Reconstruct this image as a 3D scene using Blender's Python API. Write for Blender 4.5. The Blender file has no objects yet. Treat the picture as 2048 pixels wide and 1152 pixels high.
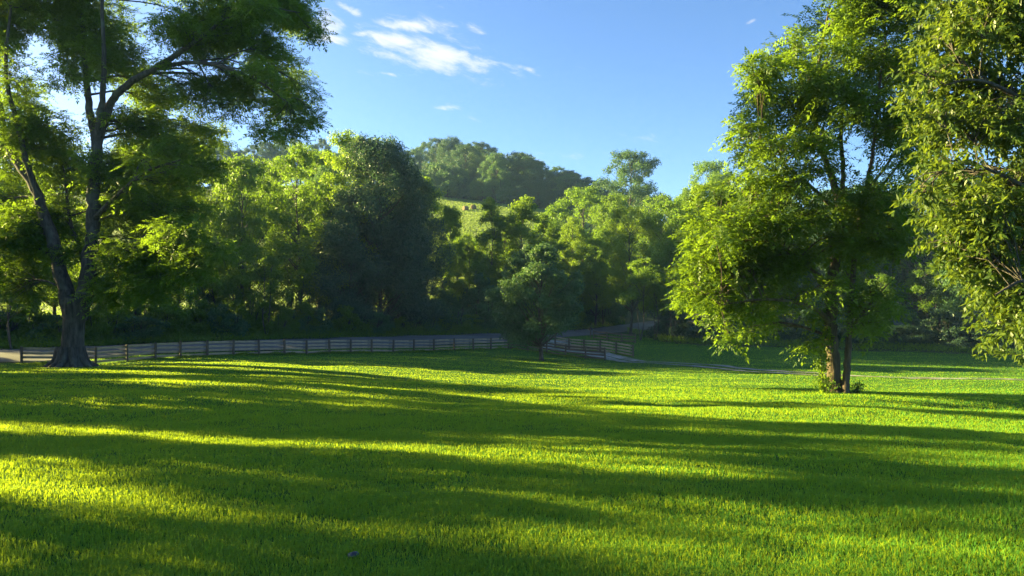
import bpy, math, random
import numpy as np
from mathutils import Vector

rng = np.random.default_rng(7)
random.seed(7)
SC = bpy.context.scene
COL = SC.collection
R = math.radians

# ------------------------------------------------------------------ camera
CAMZ = 1.7
F = 26.0 / 36.0 * 2048
PITCH = math.atan(30 / F)
SUN_AZ, SUN_EL = R(-70), R(16.8)          # azimuth from +Y (negative = left)
SUNDIR = np.array([math.sin(SUN_AZ) * math.cos(SUN_EL), math.cos(SUN_AZ) * math.cos(SUN_EL), math.sin(SUN_EL)])

cam_d = bpy.data.cameras.new('camera'); cam = bpy.data.objects.new('camera', cam_d); COL.objects.link(cam)
cam.location = (0, 0, CAMZ); cam.rotation_euler = (math.pi / 2 + PITCH, 0, 0)
cam_d.lens = 26; cam_d.sensor_width = 36; cam_d.clip_end = 6000; cam_d.clip_start = .1
SC.camera = cam

def at(px, py, D):
    """world point seen at a photo pixel, D metres ahead"""
    a = (px - 1024) / F; b = (576 - py) / F
    Y = math.cos(PITCH) - b * math.sin(PITCH); Z = math.sin(PITCH) + b * math.cos(PITCH)
    return np.array([D * a / Y, D, CAMZ + D * Z / Y])

def xof(px, D):
    return (px - 1024) / F * D

# ------------------------------------------------------------------ terrain
ROAD_NEAR = [(-420, 728, 50), (-200, 727, 53), (20, 724, 58), (170, 716, 60.5), (312, 708, 63), (420, 704, 66), (519, 701, 69), (660, 698, 75), (800, 694, 82), (920, 689, 88.5), (1017, 684, 95), (1100, 678, 101), (1180, 671, 108), (1250, 664, 118), (1330, 656, 130), (1450, 642, 142)]
ROAD_FAR = [(-420, 704, 58), (-200, 703, 61.5), (20, 700, 66), (170, 694, 68.5), (312, 688, 71.5), (420, 685, 75), (519, 681, 79), (660, 677, 86), (800, 673, 94), (920, 670, 101), (1017, 667, 107), (1100, 664, 113), (1180, 658, 121), (1250, 650, 131), (1330, 640, 144), (1450, 626, 158)]
FENCE1 = [(45, 729, 57.5), (120, 731, 57.2), (193, 729, 57), (256, 724, 58.5), (312, 719, 60), (362, 716.5, 61.5), (416, 714, 63), (468, 712, 64.6), (519, 711, 66.3), (570, 710, 68), (614, 708.5, 69.8), (660, 707, 71.6), (702, 706, 73.4), (744, 705.5, 75.2), (787, 705, 77), (828, 704, 79), (868, 703, 81), (909, 702, 83), (947, 700, 85), (982, 698, 87), (1017, 696.5, 89)]
FENCE2 = [(1021, 697, 88.6), (1055, 702.5, 86.5), (1093, 708, 84.6), (1131, 713, 82.7), (1171, 717.5, 80.8), (1210, 721.5, 79)]
FENCE3 = [(1110, 694, 92.5), (1138, 697, 90), (1168, 700, 87.6), (1200, 703.5, 85.2), (1232, 706.5, 83), (1266, 709.5, 81)]
FENCE4 = [(1187, 678, 101), (1214, 682, 99), (1243, 685, 97.5), (1270, 687, 96)]
CP = []
def cp(px, py, D): CP.append(at(px, py, D))
for L in (ROAD_NEAR, ROAD_FAR, FENCE1[::2], FENCE2[1::2], FENCE3[::2], FENCE4):
    for t in L: cp(*t)
for t in [(1024, 1138, 5), (300, 1130, 5), (1750, 1142, 5), (1024, 917, 10), (200, 905, 10), (1850, 930, 10), (1024, 853, 15), (150, 838, 15), (1900, 868, 15),
          (1024, 820, 20), (300, 795, 20), (1700, 828, 20), (2048, 838, 20), (-300, 790, 20), (1024, 796, 25.5), (1400, 800, 25), (1675, 783, 28), (2000, 800, 27), (2048, 796, 32),
          (1024, 772, 32), (1350, 778, 31), (1700, 786, 33), (600, 757, 32), (200, 748, 35), (0, 744, 38), (-250, 745, 38), (145, 735, 45), (350, 735, 44), (600, 752, 40), (800, 764, 40), (1024, 780, 40), (1300, 784, 40), (1650, 784, 40),
          (1024, 758, 50), (1300, 760, 50), (600, 735, 50), (400, 727, 54), (1024, 738, 61), (700, 722, 61), (1082, 720, 74), (900, 716, 70),
          (1700, 755, 55), (1450, 745, 60), (2048, 760, 51), (2250, 768, 50), (1300, 730, 70), (1270, 714, 81), (1400, 728, 70),
          (1400, 692, 88), (1560, 698, 86), (1700, 702, 85), (1900, 708, 82), (2048, 715, 80), (2300, 725, 78), (1320, 684, 97),
          (300, 668, 100), (600, 660, 105), (0, 672, 92), (-300, 680, 85), (800, 656, 112), (300, 636, 130), (0, 640, 125), (600, 630, 140), (1600, 665, 110), (2000, 670, 110), (2400, 670, 100),
          (900, 560, 150), (1100, 575, 150), (1300, 590, 160), (1600, 600, 170), (2100, 610, 170), (500, 560, 175), (100, 580, 170), (-400, 600, 150),
          (900, 456, 200), (980, 458, 200), (1100, 470, 200), (600, 470, 220), (250, 490, 220), (-300, 520, 220), (1400, 540, 220), (1900, 570, 230), (2600, 580, 220),
          (880, 394, 262), (975, 404, 258), (1075, 416, 254), (1250, 440, 260), (600, 400, 270), (200, 420, 270), (-400, 470, 270),
          (840, 372, 340), (1000, 390, 340), (1150, 425, 320), (500, 375, 340), (100, 390, 340), (-500, 440, 340), (1400, 490, 330), (1900, 530, 330), (2700, 550, 330)]:
    cp(*t)
for x, y, z in [(0, 0, 0), (0, -15, .35), (15, -5, .1), (-15, -5, .2), (-40, 0, 0), (45, 0, -1), (-40, -50, .5), (40, -50, .5), (0, -90, .8), (-90, 0, -.5), (90, 0, -2.5), (-90, 40, -1.6), (90, 45, -4.5), (-150, -80, 0), (150, -80, 0),
                (-60, 22, -.9), (55, 24, -2.6), (-130, 90, -1), (150, 90, -2),
                (-900, 900, 70), (0, 1000, 75), (900, 900, 50), (-1000, 0, 20), (1000, 0, 10), (0, -1000, 0), (-800, -800, 0), (800, -800, 0), (0, 600, 75), (-300, 600, 75), (300, 600, 55), (-500, 400, 50), (500, 400, 30)]:
    CP.append(np.array([x, y, z]))
CP = np.array(CP)
def _phi(r2): return np.where(r2 > 1e-12, r2 * np.log(np.maximum(r2, 1e-12)), 0)
_P = CP[:, :2] / 60.0
_n = len(_P)
_A = np.zeros((_n + 3, _n + 3))
_A[:_n, :_n] = _phi(((_P[:, None] - _P[None]) ** 2).sum(-1)) + np.eye(_n) * 2e-3
_A[:_n, _n] = 1; _A[:_n, _n + 1:] = _P; _A[_n:, :_n] = _A[:_n, _n:].T
_w = np.linalg.solve(_A, np.concatenate([CP[:, 2], np.zeros(3)]))

def vnoise(x, y, s, seed=0):
    x = np.asarray(x, float) / s + 1000 + seed * 17.3; y = np.asarray(y, float) / s + 1000 + seed * 9.1
    xi = np.floor(x).astype(np.int64); yi = np.floor(y).astype(np.int64); fx = x - xi; fy = y - yi
    fx = fx * fx * (3 - 2 * fx); fy = fy * fy * (3 - 2 * fy)
    def h(a, b):
        n = (a * 374761393 + b * 668265263 + seed * 1442695) & 0x7fffffff
        n = ((n ^ (n >> 13)) * 1274126177) & 0x7fffffff
        return ((n ^ (n >> 16)) & 0xffff) / 65535.0
    return (h(xi, yi) * (1 - fx) + h(xi + 1, yi) * fx) * (1 - fy) + (h(xi, yi + 1) * (1 - fx) + h(xi + 1, yi + 1) * fx) * fy - .5

def g(x, y, micro=True):
    x = np.atleast_1d(np.asarray(x, float)); y = np.atleast_1d(np.asarray(y, float))
    out = np.empty(len(x))
    for i in range(0, len(x), 40000):
        q = np.stack([x[i:i + 40000], y[i:i + 40000]], -1) / 60.0
        out[i:i + 40000] = _phi(((q[:, None] - _P[None]) ** 2).sum(-1)) @ _w[:_n] + _w[_n] + q @ _w[_n + 1:]
    if micro:
        out = out + .055 * vnoise(x, y, 1.3, 1) + .15 * vnoise(x * .45, y, 2.6, 2) + .035 * vnoise(x, y, .6, 3)
    return out
def g1(x, y): return float(g([x], [y])[0])

# ------------------------------------------------------------------ mesh helpers
def mesh_np(name, verts, faces, smooth=False):
    verts = np.asarray(verts, np.float32); faces = np.asarray(faces, np.int32)
    m = bpy.data.meshes.new(name); k = faces.shape[1]
    m.vertices.add(len(verts)); m.vertices.foreach_set('co', verts.ravel())
    m.loops.add(faces.size); m.loops.foreach_set('vertex_index', faces.ravel())
    m.polygons.add(len(faces)); m.polygons.foreach_set('loop_start', np.arange(0, faces.size, k, dtype=np.int32))
    m.polygons.foreach_set('use_smooth', np.full(len(faces), smooth))
    m.update(calc_edges=True)
    return m

def link(name, mesh, mat, parent=None, loc=(0, 0, 0)):
    o = bpy.data.objects.new(name, mesh); COL.objects.link(o); o.location = loc
    if mat is not None and not mesh.materials: mesh.materials.append(mat)
    if parent is not None: o.parent = parent
    return o

def tag(o, label=None, cat=None, group=None, kind=None):
    if label: o['label'] = label
    if cat: o['category'] = cat
    if group: o['group'] = group
    if kind: o['kind'] = kind
    return o

def thing(name, loc, label, cat, group=None, rz=0.0):
    o = bpy.data.objects.new(name, None); COL.objects.link(o); o.location = [float(v) for v in loc]; o.rotation_euler = (0, 0, rz)
    return tag(o, label, cat, group)

class Tubes:
    """collects tapered tubes and makes one mesh of them"""
    def __init__(s): s.v = []; s.f = []; s.n = 0
    def add(s, pts, rad, sides=6, cap=True, rough=0.0):
        pts = np.asarray(pts, float); rad = np.asarray(rad, float); n = len(pts)
        t = np.gradient(pts, axis=0); t /= np.linalg.norm(t, axis=1)[:, None] + 1e-9
        ref = np.array([0, 1, 0.]) if abs(t[0][2]) > .7 else np.array([0, 0, 1.])
        a = np.cross(t, ref); a /= np.linalg.norm(a, axis=1)[:, None] + 1e-9
        b = np.cross(t, a)
        ang = np.arange(sides) * 2 * math.pi / sides
        rr = rad[:, None] * (1 + (rough * (rng.random((n, sides)) - .5) if rough else np.zeros((n, sides))))
        ring = pts[:, None] + rr[..., None] * (np.cos(ang)[None, :, None] * a[:, None] + np.sin(ang)[None, :, None] * b[:, None])
        s.v.append(ring.reshape(-1, 3))
        i = np.arange(n - 1)[:, None] * sides; j = np.arange(sides)[None]; j2 = (j + 1) % sides
        q = np.stack([i + j, i + j2, i + sides + j2, i + sides + j], -1).reshape(-1, 4) + s.n
        s.f.append(q); s.n += n * sides
    def mesh(s, name): return mesh_np(name, np.concatenate(s.v), np.concatenate(s.f), True)

def curve_pts(p, n):
    """Catmull-Rom through p, n points"""
    p = np.asarray(p, float)
    if len(p) == 2: return p[0] + (p[1] - p[0]) * np.linspace(0, 1, n)[:, None]
    q = np.vstack([2 * p[0] - p[1], p, 2 * p[-1] - p[-2]])
    ts = np.linspace(0, len(p) - 1 - 1e-6, n); i = ts.astype(int); u = (ts - i)[:, None]
    p0, p1, p2, p3 = q[i], q[i + 1], q[i + 2], q[i + 3]
    return .5 * (2 * p1 + (p2 - p0) * u + (2 * p0 - 5 * p1 + 4 * p2 - p3) * u ** 2 + (3 * p1 - p0 - 3 * p2 + p3) * u ** 3)

def nrm(v): return v / (np.linalg.norm(v, axis=-1, keepdims=True) + 1e-9)

def kites(base, axis, side, L, W):
    """one kite-shaped leaf per row: base point, long axis, side vector"""
    L = np.asarray(L)[..., None]; W = np.asarray(W)[..., None]
    mid = base + axis * L * .42
    v = np.stack([base, mid + side * W * .5, base + axis * L, mid - side * W * .5], 1).reshape(-1, 3)
    return v, np.arange(len(v), dtype=np.int32).reshape(-1, 4)

class Leaves:
    def __init__(s): s.v = []
    def compound(s, P, az, el, L, droop, pairs=6, ll=.26, lw=.09):
        """pinnate leaves: P base, az/el direction, L rachis length"""
        n = len(P)
        d = np.stack([np.cos(az) * np.cos(el), np.sin(az) * np.cos(el), np.sin(el)], -1)
        up = np.array([0, 0, 1.])
        side = nrm(np.cross(d, up)); roll = rng.normal(0, .6, n)[:, None]
        nn = np.cross(side, d); side = side * np.cos(roll) + nn * np.sin(roll); nn = np.cross(side, d)
        for k in range(pairs):
            t = (k + .6) / pairs
            b = P + d * (L * t)[:, None] - up * (droop * L * t * t)[:, None]
            tl = L * ll * (1 - .35 * abs(t - .45) * 2) * rng.uniform(.85, 1.15, n)
            dt = nrm(d - up * (2 * droop * t)[:, None])
            for sg in (-1, 1):
                ax = nrm(side * sg * .85 + dt * .55 - nn * .22 + rng.normal(0, .13, (n, 3)))
                v, _ = kites(b, ax, dt, tl, L * lw); s.v.append(v)
        b = P + d * (L * .95)[:, None] - up * (droop * L * .9)[:, None]
        v, _ = kites(b, nrm(d - up * (2 * droop)[:, None]), side, L * ll, L * lw); s.v.append(v)
    def simple(s, P, nrmv, L, W):
        n = len(P); nn = nrm(nrmv)
        r = rng.normal(0, 1, (n, 3)); ax = nrm(r - nn * (r * nn).sum(1, keepdims=True)); sd = np.cross(nn, ax)
        v, _ = kites(P - ax * L[:, None] * .5, ax, sd, L, W); s.v.append(v)
    def axis(s, P, ax, L, W):
        n = len(P); ax = nrm(ax); r = rng.normal(0, .5, (n, 3)) + np.array([0, 0, 1.]); sd = nrm(np.cross(ax, r))
        v, _ = kites(P, ax, sd, L, W); s.v.append(v)
    def mesh(s, name):
        v = np.concatenate(s.v); return mesh_np(name, v, np.arange(len(v), dtype=np.int32).reshape(-1, 4))

# ------------------------------------------------------------------ materials
def new_mat(name):
    m = bpy.data.materials.new(name); m.use_nodes = True; nt = m.node_tree; nt.nodes.clear()
    o = nt.nodes.new('ShaderNodeOutputMaterial'); return m, nt, o
def node(nt, typ, **kw):
    n = nt.nodes.new(typ)
    for k, v in kw.items():
        if k.startswith('i_'): n.inputs[k[2:].replace('_', ' ')].default_value = v
        else: setattr(n, k, v)
    return n
def ramp(nt, stops, src=None):
    r = nt.nodes.new('ShaderNodeValToRGB'); e = r.color_ramp.elements
    while len(e) < len(stops): e.new(.5)
    for el, (p, c) in zip(e, stops): el.position = p; el.color = (*c, 1) if len(c) == 3 else c
    if src is not None: nt.links.new(src, r.inputs[0])
    return r
def mixc(nt, a, b, fac, mode='MIX'):
    m = nt.nodes.new('ShaderNodeMix'); m.data_type = 'RGBA'; m.blend_type = mode
    for s, v in ((6, a), (7, b), (0, fac)):
        if hasattr(v, 'type') and hasattr(v, 'is_output'): nt.links.new(v, m.inputs[s])
        else: m.inputs[s].default_value = v if s == 0 else (*v, 1)
    return m.outputs[2]

def leaf_mat(name, c0, c1, c2, trans, tfac=.45, rough=.5, spec=.25, noise_scale=.35):
    """c0..c2: darkest to lightest leaf colour; trans: colour of light through a leaf"""
    m, nt, o = new_mat(name)
    geo = node(nt, 'ShaderNodeNewGeometry'); tc = node(nt, 'ShaderNodeTexCoord')
    no = node(nt, 'ShaderNodeTexNoise'); no.inputs['Scale'].default_value = noise_scale; no.inputs['Detail'].default_value = 2
    nt.links.new(tc.outputs['Object'], no.inputs['Vector'])
    add = node(nt, 'ShaderNodeMath', operation='MULTIPLY_ADD'); nt.links.new(no.outputs[0], add.inputs[0]); add.inputs[1].default_value = .55
    mul = node(nt, 'ShaderNodeMath', operation='MULTIPLY'); nt.links.new(geo.outputs['Random Per Island'], mul.inputs[0]); mul.inputs[1].default_value = .45
    nt.links.new(mul.outputs[0], add.inputs[2])
    rp = ramp(nt, [(.15, c0), (.5, c1), (.85, c2)], add.outputs[0])
    oi = node(nt, 'ShaderNodeObjectInfo')
    hs = node(nt, 'ShaderNodeHueSaturation'); nt.links.new(rp.outputs[0], hs.inputs['Color'])
    mr = node(nt, 'ShaderNodeMapRange'); nt.links.new(oi.outputs['Random'], mr.inputs[0]); mr.inputs[3].default_value = .8; mr.inputs[4].default_value = 1.2
    nt.links.new(mr.outputs[0], hs.inputs['Value'])
    pb = node(nt, 'ShaderNodeBsdfPrincipled'); nt.links.new(hs.outputs[0], pb.inputs['Base Color']); pb.inputs['Roughness'].default_value = rough; pb.inputs['Specular IOR Level'].default_value = spec
    tr = node(nt, 'ShaderNodeBsdfTranslucent')
    nt.links.new(mixc(nt, hs.outputs[0], trans, .75), tr.inputs[0])
    mx = node(nt, 'ShaderNodeMixShader'); mx.inputs[0].default_value = tfac
    nt.links.new(pb.outputs[0], mx.inputs[1]); nt.links.new(tr.outputs[0], mx.inputs[2]); nt.links.new(mx.outputs[0], o.inputs[0])
    return m

M = {}
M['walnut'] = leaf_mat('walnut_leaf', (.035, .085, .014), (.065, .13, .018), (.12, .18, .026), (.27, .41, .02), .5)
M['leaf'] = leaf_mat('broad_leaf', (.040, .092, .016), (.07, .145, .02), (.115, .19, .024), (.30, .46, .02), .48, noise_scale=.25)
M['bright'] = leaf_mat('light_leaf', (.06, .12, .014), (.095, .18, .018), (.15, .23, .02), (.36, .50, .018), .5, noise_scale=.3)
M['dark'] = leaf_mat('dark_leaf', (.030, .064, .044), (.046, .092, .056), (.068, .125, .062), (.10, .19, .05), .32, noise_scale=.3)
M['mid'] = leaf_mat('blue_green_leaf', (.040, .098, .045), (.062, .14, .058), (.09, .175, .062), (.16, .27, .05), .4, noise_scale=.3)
M['glossy'] = leaf_mat('cherry_leaf', (.038, .078, .014), (.066, .115, .02), (.11, .155, .028), (.24, .32, .025), .45, rough=.42, spec=.35, noise_scale=.5)

def bark_mat(name, c0, c1, sc=6):
    m, nt, o = new_mat(name)
    tc = node(nt, 'ShaderNodeTexCoord'); mp = node(nt, 'ShaderNodeMapping'); mp.inputs['Scale'].default_value = (1, 1, .18)
    nt.links.new(tc.outputs['Object'], mp.inputs[0])
    no = node(nt, 'ShaderNodeTexNoise'); no.inputs['Scale'].default_value = sc * 1.6; no.inputs['Detail'].default_value = 6; no.inputs['Roughness'].default_value = .65
    nt.links.new(mp.outputs[0], no.inputs['Vector'])
    n2 = node(nt, 'ShaderNodeTexNoise'); n2.inputs['Scale'].default_value = 1.2; nt.links.new(tc.outputs['Object'], n2.inputs['Vector'])
    rp = ramp(nt, [(.32, c0), (.68, c1)], no.outputs[0])
    lich = mixc(nt, rp.outputs[0], (.16, .17, .13), 0.0)
    r2 = ramp(nt, [(.55, (0, 0, 0)), (.72, (.5, .5, .5))], n2.outputs[0]); nt.links.new(r2.outputs[0], lich.node.inputs[0])
    pb = node(nt, 'ShaderNodeBsdfPrincipled'); nt.links.new(lich, pb.inputs['Base Color']); pb.inputs['Roughness'].default_value = .9; pb.inputs['Specular IOR Level'].default_value = .15
    bp = node(nt, 'ShaderNodeBump'); bp.inputs['Strength'].default_value = .9; bp.inputs['Distance'].default_value = .06
    nt.links.new(no.outputs[0], bp.inputs['Height']); nt.links.new(bp.outputs[0], pb.inputs['Normal'])
    nt.links.new(pb.outputs[0], o.inputs[0]); return m
M['bark'] = bark_mat('walnut_bark', (.045, .035, .026), (.15, .115, .085))
M['bark_grey'] = bark_mat('grey_bark', (.035, .031, .027), (.12, .105, .09), 4)

def simple_noise_mat(name, stops, scale, detail=5, rough=.9, bump=.3, bdist=.02, stretch=(1, 1, 1), spec=.2):
    m, nt, o = new_mat(name)
    tc = node(nt, 'ShaderNodeTexCoord'); mp = node(nt, 'ShaderNodeMapping'); mp.inputs['Scale'].default_value = stretch
    nt.links.new(tc.outputs['Object'], mp.inputs[0])
    no = node(nt, 'ShaderNodeTexNoise'); no.inputs['Scale'].default_value = scale; no.inputs['Detail'].default_value = detail; no.inputs['Roughness'].default_value = .65
    nt.links.new(mp.outputs[0], no.inputs['Vector'])
    rp = ramp(nt, stops, no.outputs[0])
    pb = node(nt, 'ShaderNodeBsdfPrincipled'); nt.links.new(rp.outputs[0], pb.inputs['Base Color']); pb.inputs['Roughness'].default_value = rough; pb.inputs['Specular IOR Level'].default_value = spec
    bp = node(nt, 'ShaderNodeBump'); bp.inputs['Strength'].default_value = bump; bp.inputs['Distance'].default_value = bdist
    nt.links.new(no.outputs[0], bp.inputs['Height']); nt.links.new(bp.outputs[0], pb.inputs['Normal'])
    nt.links.new(pb.outputs[0], o.inputs[0]); return m
M['soil'] = simple_noise_mat('lawn_thatch', [(.3, (.035, .085, .014)), (.6, (.055, .13, .016)), (.8, (.09, .15, .022))], 3.0, 8, bump=.5, bdist=.05, spec=.03)
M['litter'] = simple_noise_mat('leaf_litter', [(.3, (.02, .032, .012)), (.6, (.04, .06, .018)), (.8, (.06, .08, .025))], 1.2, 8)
M['hay_ground'] = simple_noise_mat('cut_hay_ground', [(.3, (.10, .15, .025)), (.55, (.16, .21, .03)), (.8, (.24, .25, .05))], .22, 8, bump=.4, bdist=.1, stretch=(1, .35, 1))
M['asphalt'] = simple_noise_mat('weathered_asphalt', [(.3, (.09, .09, .092)), (.55, (.13, .128, .13)), (.8, (.18, .176, .172))], 1.6, 9, rough=.85, bump=.25, stretch=(1, 1, 1))
M['gravel'] = simple_noise_mat('pale_gravel', [(.3, (.19, .185, .175)), (.55, (.29, .285, .27)), (.8, (.38, .37, .35))], 7, 9, bump=.6, bdist=.04)
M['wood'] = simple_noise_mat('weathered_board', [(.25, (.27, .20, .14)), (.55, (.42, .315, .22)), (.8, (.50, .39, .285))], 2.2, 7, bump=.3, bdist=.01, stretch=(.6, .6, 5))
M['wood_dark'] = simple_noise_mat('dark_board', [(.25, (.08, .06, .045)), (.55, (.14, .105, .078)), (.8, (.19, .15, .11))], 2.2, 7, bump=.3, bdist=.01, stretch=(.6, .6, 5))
M['post'] = simple_noise_mat('treated_post', [(.25, (.075, .058, .042)), (.55, (.125, .098, .07)), (.8, (.17, .135, .10))], 3, 6, bump=.3, bdist=.01, stretch=(4, 4, .6))
M['metal'] = simple_noise_mat('dark_metal', [(.3, (.02, .018, .018)), (.7, (.04, .035, .033))], 8, 3, rough=.5, bump=.05, spec=.4)
M['stone'] = simple_noise_mat('dark_stone', [(.3, (.014, .015, .018)), (.7, (.035, .038, .045))], 18, 5, rough=.45, bump=.4, bdist=.01, spec=.5)
M['hay'] = simple_noise_mat('hay_bale_straw', [(.3, (.13, .085, .045)), (.6, (.22, .15, .075)), (.8, (.3, .22, .11))], 5, 7, bump=.6, bdist=.05, stretch=(1, 3, 3))

def grass_mat():
    m, nt, o = new_mat('grass_blade')
    geo = node(nt, 'ShaderNodeNewGeometry'); tc = node(nt, 'ShaderNodeTexCoord')
    n1 = node(nt, 'ShaderNodeTexNoise'); n1.inputs['Scale'].default_value = .4; n1.inputs['Detail'].default_value = 8; n1.inputs['Roughness'].default_value = .7; nt.links.new(tc.outputs['Object'], n1.inputs['Vector'])
    ad = node(nt, 'ShaderNodeMath', operation='MULTIPLY_ADD'); nt.links.new(n1.outputs[0], ad.inputs[0]); ad.inputs[1].default_value = .8
    mu = node(nt, 'ShaderNodeMath', operation='MULTIPLY_ADD'); nt.links.new(geo.outputs['Random Per Island'], mu.inputs[0]); mu.inputs[1].default_value = .5; mu.inputs[2].default_value = -.15
    nt.links.new(mu.outputs[0], ad.inputs[2])
    rp = ramp(nt, [(.1, (.052, .170, .036)), (.45, (.088, .260, .038)), (.75, (.145, .31, .028)), (.93, (.22, .30, .035)), (.99, (.30, .27, .10))], ad.outputs[0])
    pb = node(nt, 'ShaderNodeBsdfPrincipled'); nt.links.new(rp.outputs[0], pb.inputs['Base Color']); pb.inputs['Roughness'].default_value = .6; pb.inputs['Specular IOR Level'].default_value = .08
    tr = node(nt, 'ShaderNodeBsdfTranslucent'); nt.links.new(mixc(nt, rp.outputs[0], (.52, .60, .012), .7), tr.inputs[0])
    mx = node(nt, 'ShaderNodeMixShader'); mx.inputs[0].default_value = .5
    nt.links.new(pb.outputs[0], mx.inputs[1]); nt.links.new(tr.outputs[0], mx.inputs[2]); nt.links.new(mx.outputs[0], o.inputs[0]); return m
M['grass'] = grass_mat()

# ------------------------------------------------------------------ ground sheets
rn = np.array([at(*t) for t in ROAD_NEAR]); rf = np.array([at(*t) for t in ROAD_FAR])
rn_px = np.array([t[0] for t in ROAD_NEAR], float); rn_D = np.array([t[2] for t in ROAD_NEAR], float)
rf_D = np.array([t[2] for t in ROAD_FAR], float)
EDGE_PX = np.array([-420, -200, 20, 312, 519, 800, 1017, 1100, 1180, 1255, 1290, 1320, 1400, 1560, 1700, 1900, 2048, 2300, 2900], float)
EDGE_D = np.array([50, 53, 58, 63, 69, 82, 95, 101, 108, 116, 108, 97, 89, 87, 86, 83, 81, 79, 70], float)
def zone_of(x, y):
    """0 lawn, 1 woodland floor, 2 hayfield"""
    px = 1024 + F * x / np.maximum(y, .5)
    ed = np.interp(px, EDGE_PX, EDGE_D)
    z = np.zeros(len(x), int)
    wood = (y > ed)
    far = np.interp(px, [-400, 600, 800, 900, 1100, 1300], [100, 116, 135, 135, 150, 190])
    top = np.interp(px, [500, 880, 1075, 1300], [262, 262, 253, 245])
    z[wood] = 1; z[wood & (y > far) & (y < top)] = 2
    return z
th = np.concatenate([np.arange(-180, -60, 3.0), np.arange(-60, 60, .4), np.arange(60, 180, 3.0)])
rad = np.concatenate([[0.3], np.geomspace(1.2, 12, 50)[:-1], np.geomspace(12, 130, 150)[:-1], np.geomspace(130, 1400, 90)])
T, RR = np.meshgrid(np.radians(th), rad)
gx = (RR * np.sin(T)).ravel(); gy = (RR * np.cos(T)).ravel(); gz = g(gx, gy)
nt_, nr_ = len(th), len(rad)
i = np.arange(nr_ - 1)[:, None] * nt_; j = np.arange(nt_)[None]; j2 = (j + 1) % nt_
quads = np.stack([i + j, i + nt_ + j, i + nt_ + j2, i + j2], -1).reshape(-1, 4)[:, ::-1]
gv = np.stack([gx, gy, gz], -1); cen = gv[quads].mean(1); zn = zone_of(cen[:, 0], cen[:, 1])
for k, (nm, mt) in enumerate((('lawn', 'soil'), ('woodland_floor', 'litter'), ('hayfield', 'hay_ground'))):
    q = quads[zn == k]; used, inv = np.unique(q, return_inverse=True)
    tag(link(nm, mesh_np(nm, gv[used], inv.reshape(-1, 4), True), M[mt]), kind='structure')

def strip(name, left, right, n, m, mat, lift):
    a = curve_pts(left, n); b = curve_pts(right, n); t = np.linspace(0, 1, m)
    p = a[:, None] * (1 - t)[None, :, None] + b[:, None] * t[None, :, None]
    x = p[..., 0].ravel(); y = p[..., 1].ravel(); z = g(x, y) + lift
    i = np.arange(n - 1)[:, None] * m; j = np.arange(m - 1)[None]
    return np.stack([x, y, z], -1), np.stack([i + j, i + m + j, i + m + j + 1, i + j + 1], -1).reshape(-1, 4)
def patchy(m, dark, sc, stretch):
    nt = m.node_tree; pb = next(n for n in nt.nodes if n.type == 'BSDF_PRINCIPLED'); src = pb.inputs['Base Color'].links[0].from_socket
    tc = nt.nodes.new('ShaderNodeTexCoord'); mp = nt.nodes.new('ShaderNodeMapping'); mp.inputs['Scale'].default_value = stretch; nt.links.new(tc.outputs['Object'], mp.inputs[0])
    no = nt.nodes.new('ShaderNodeTexNoise'); no.inputs['Scale'].default_value = sc; no.inputs['Detail'].default_value = 4; nt.links.new(mp.outputs[0], no.inputs['Vector'])
    r = ramp(nt, [(.42, (0, 0, 0)), (.6, (1, 1, 1))], no.outputs[0]); nt.links.new(mixc(nt, src, dark, r.outputs[0]), pb.inputs['Base Color'])
patchy(M['asphalt'], (.10, .096, .088), .35, (.4, 1, 1)); patchy(M['gravel'], (.13, .14, .08), .8, (1, 1, 1)); patchy(M['wood'], (.17, .14, .11), .9, (1, 1, 1))
v, f = strip('road', rn, rf, 160, 9, None, .07)
tag(link('road', mesh_np('road', v, f, True), M['asphalt']), kind='structure')
# gravel drive: an apron by the road, then two wheel tracks curving off to the right
DR = [(1090, 679, 99), (1105, 688, 95), (1130, 697, 90), (1180, 706, 85), (1240, 713, 79.5), (1300, 720, 74), (1380, 728, 69), (1480, 737, 63.5), (1600, 745, 59), (1750, 753, 55), (1900, 758, 52.5), (2060, 762, 51), (2250, 768, 50)]
dc = np.array([at(*t) for t in DR]); tn = np.gradient(dc, axis=0); tn[:, 2] = 0; tn = nrm(tn); sd = np.stack([tn[:, 1], -tn[:, 0], 0 * tn[:, 0]], -1)
wv = np.interp(np.arange(len(DR)), [0, 1, 3, 5, 12], [3.4, 2.5, 1.55, 1.3, 1.3])[:, None]
inn = np.interp(np.arange(len(DR)), [0, 3, 4, 5, 12], [0, 0, .15, .5, .6])[:, None]
vs, fs, n0 = [], [], 0
for s_ in (-1, 1):
    v, f = strip('', dc + sd * inn * s_, dc + sd * wv * s_, 150, 4, None, .045)
    if s_ > 0: f = f[:, ::-1]
    vs.append(v); fs.append(f + n0); n0 += len(v)
tag(link('driveway', mesh_np('driveway', np.concatenate(vs), np.concatenate(fs), True), M['gravel']), kind='structure')
DRIVE = curve_pts(dc, 200)

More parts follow.
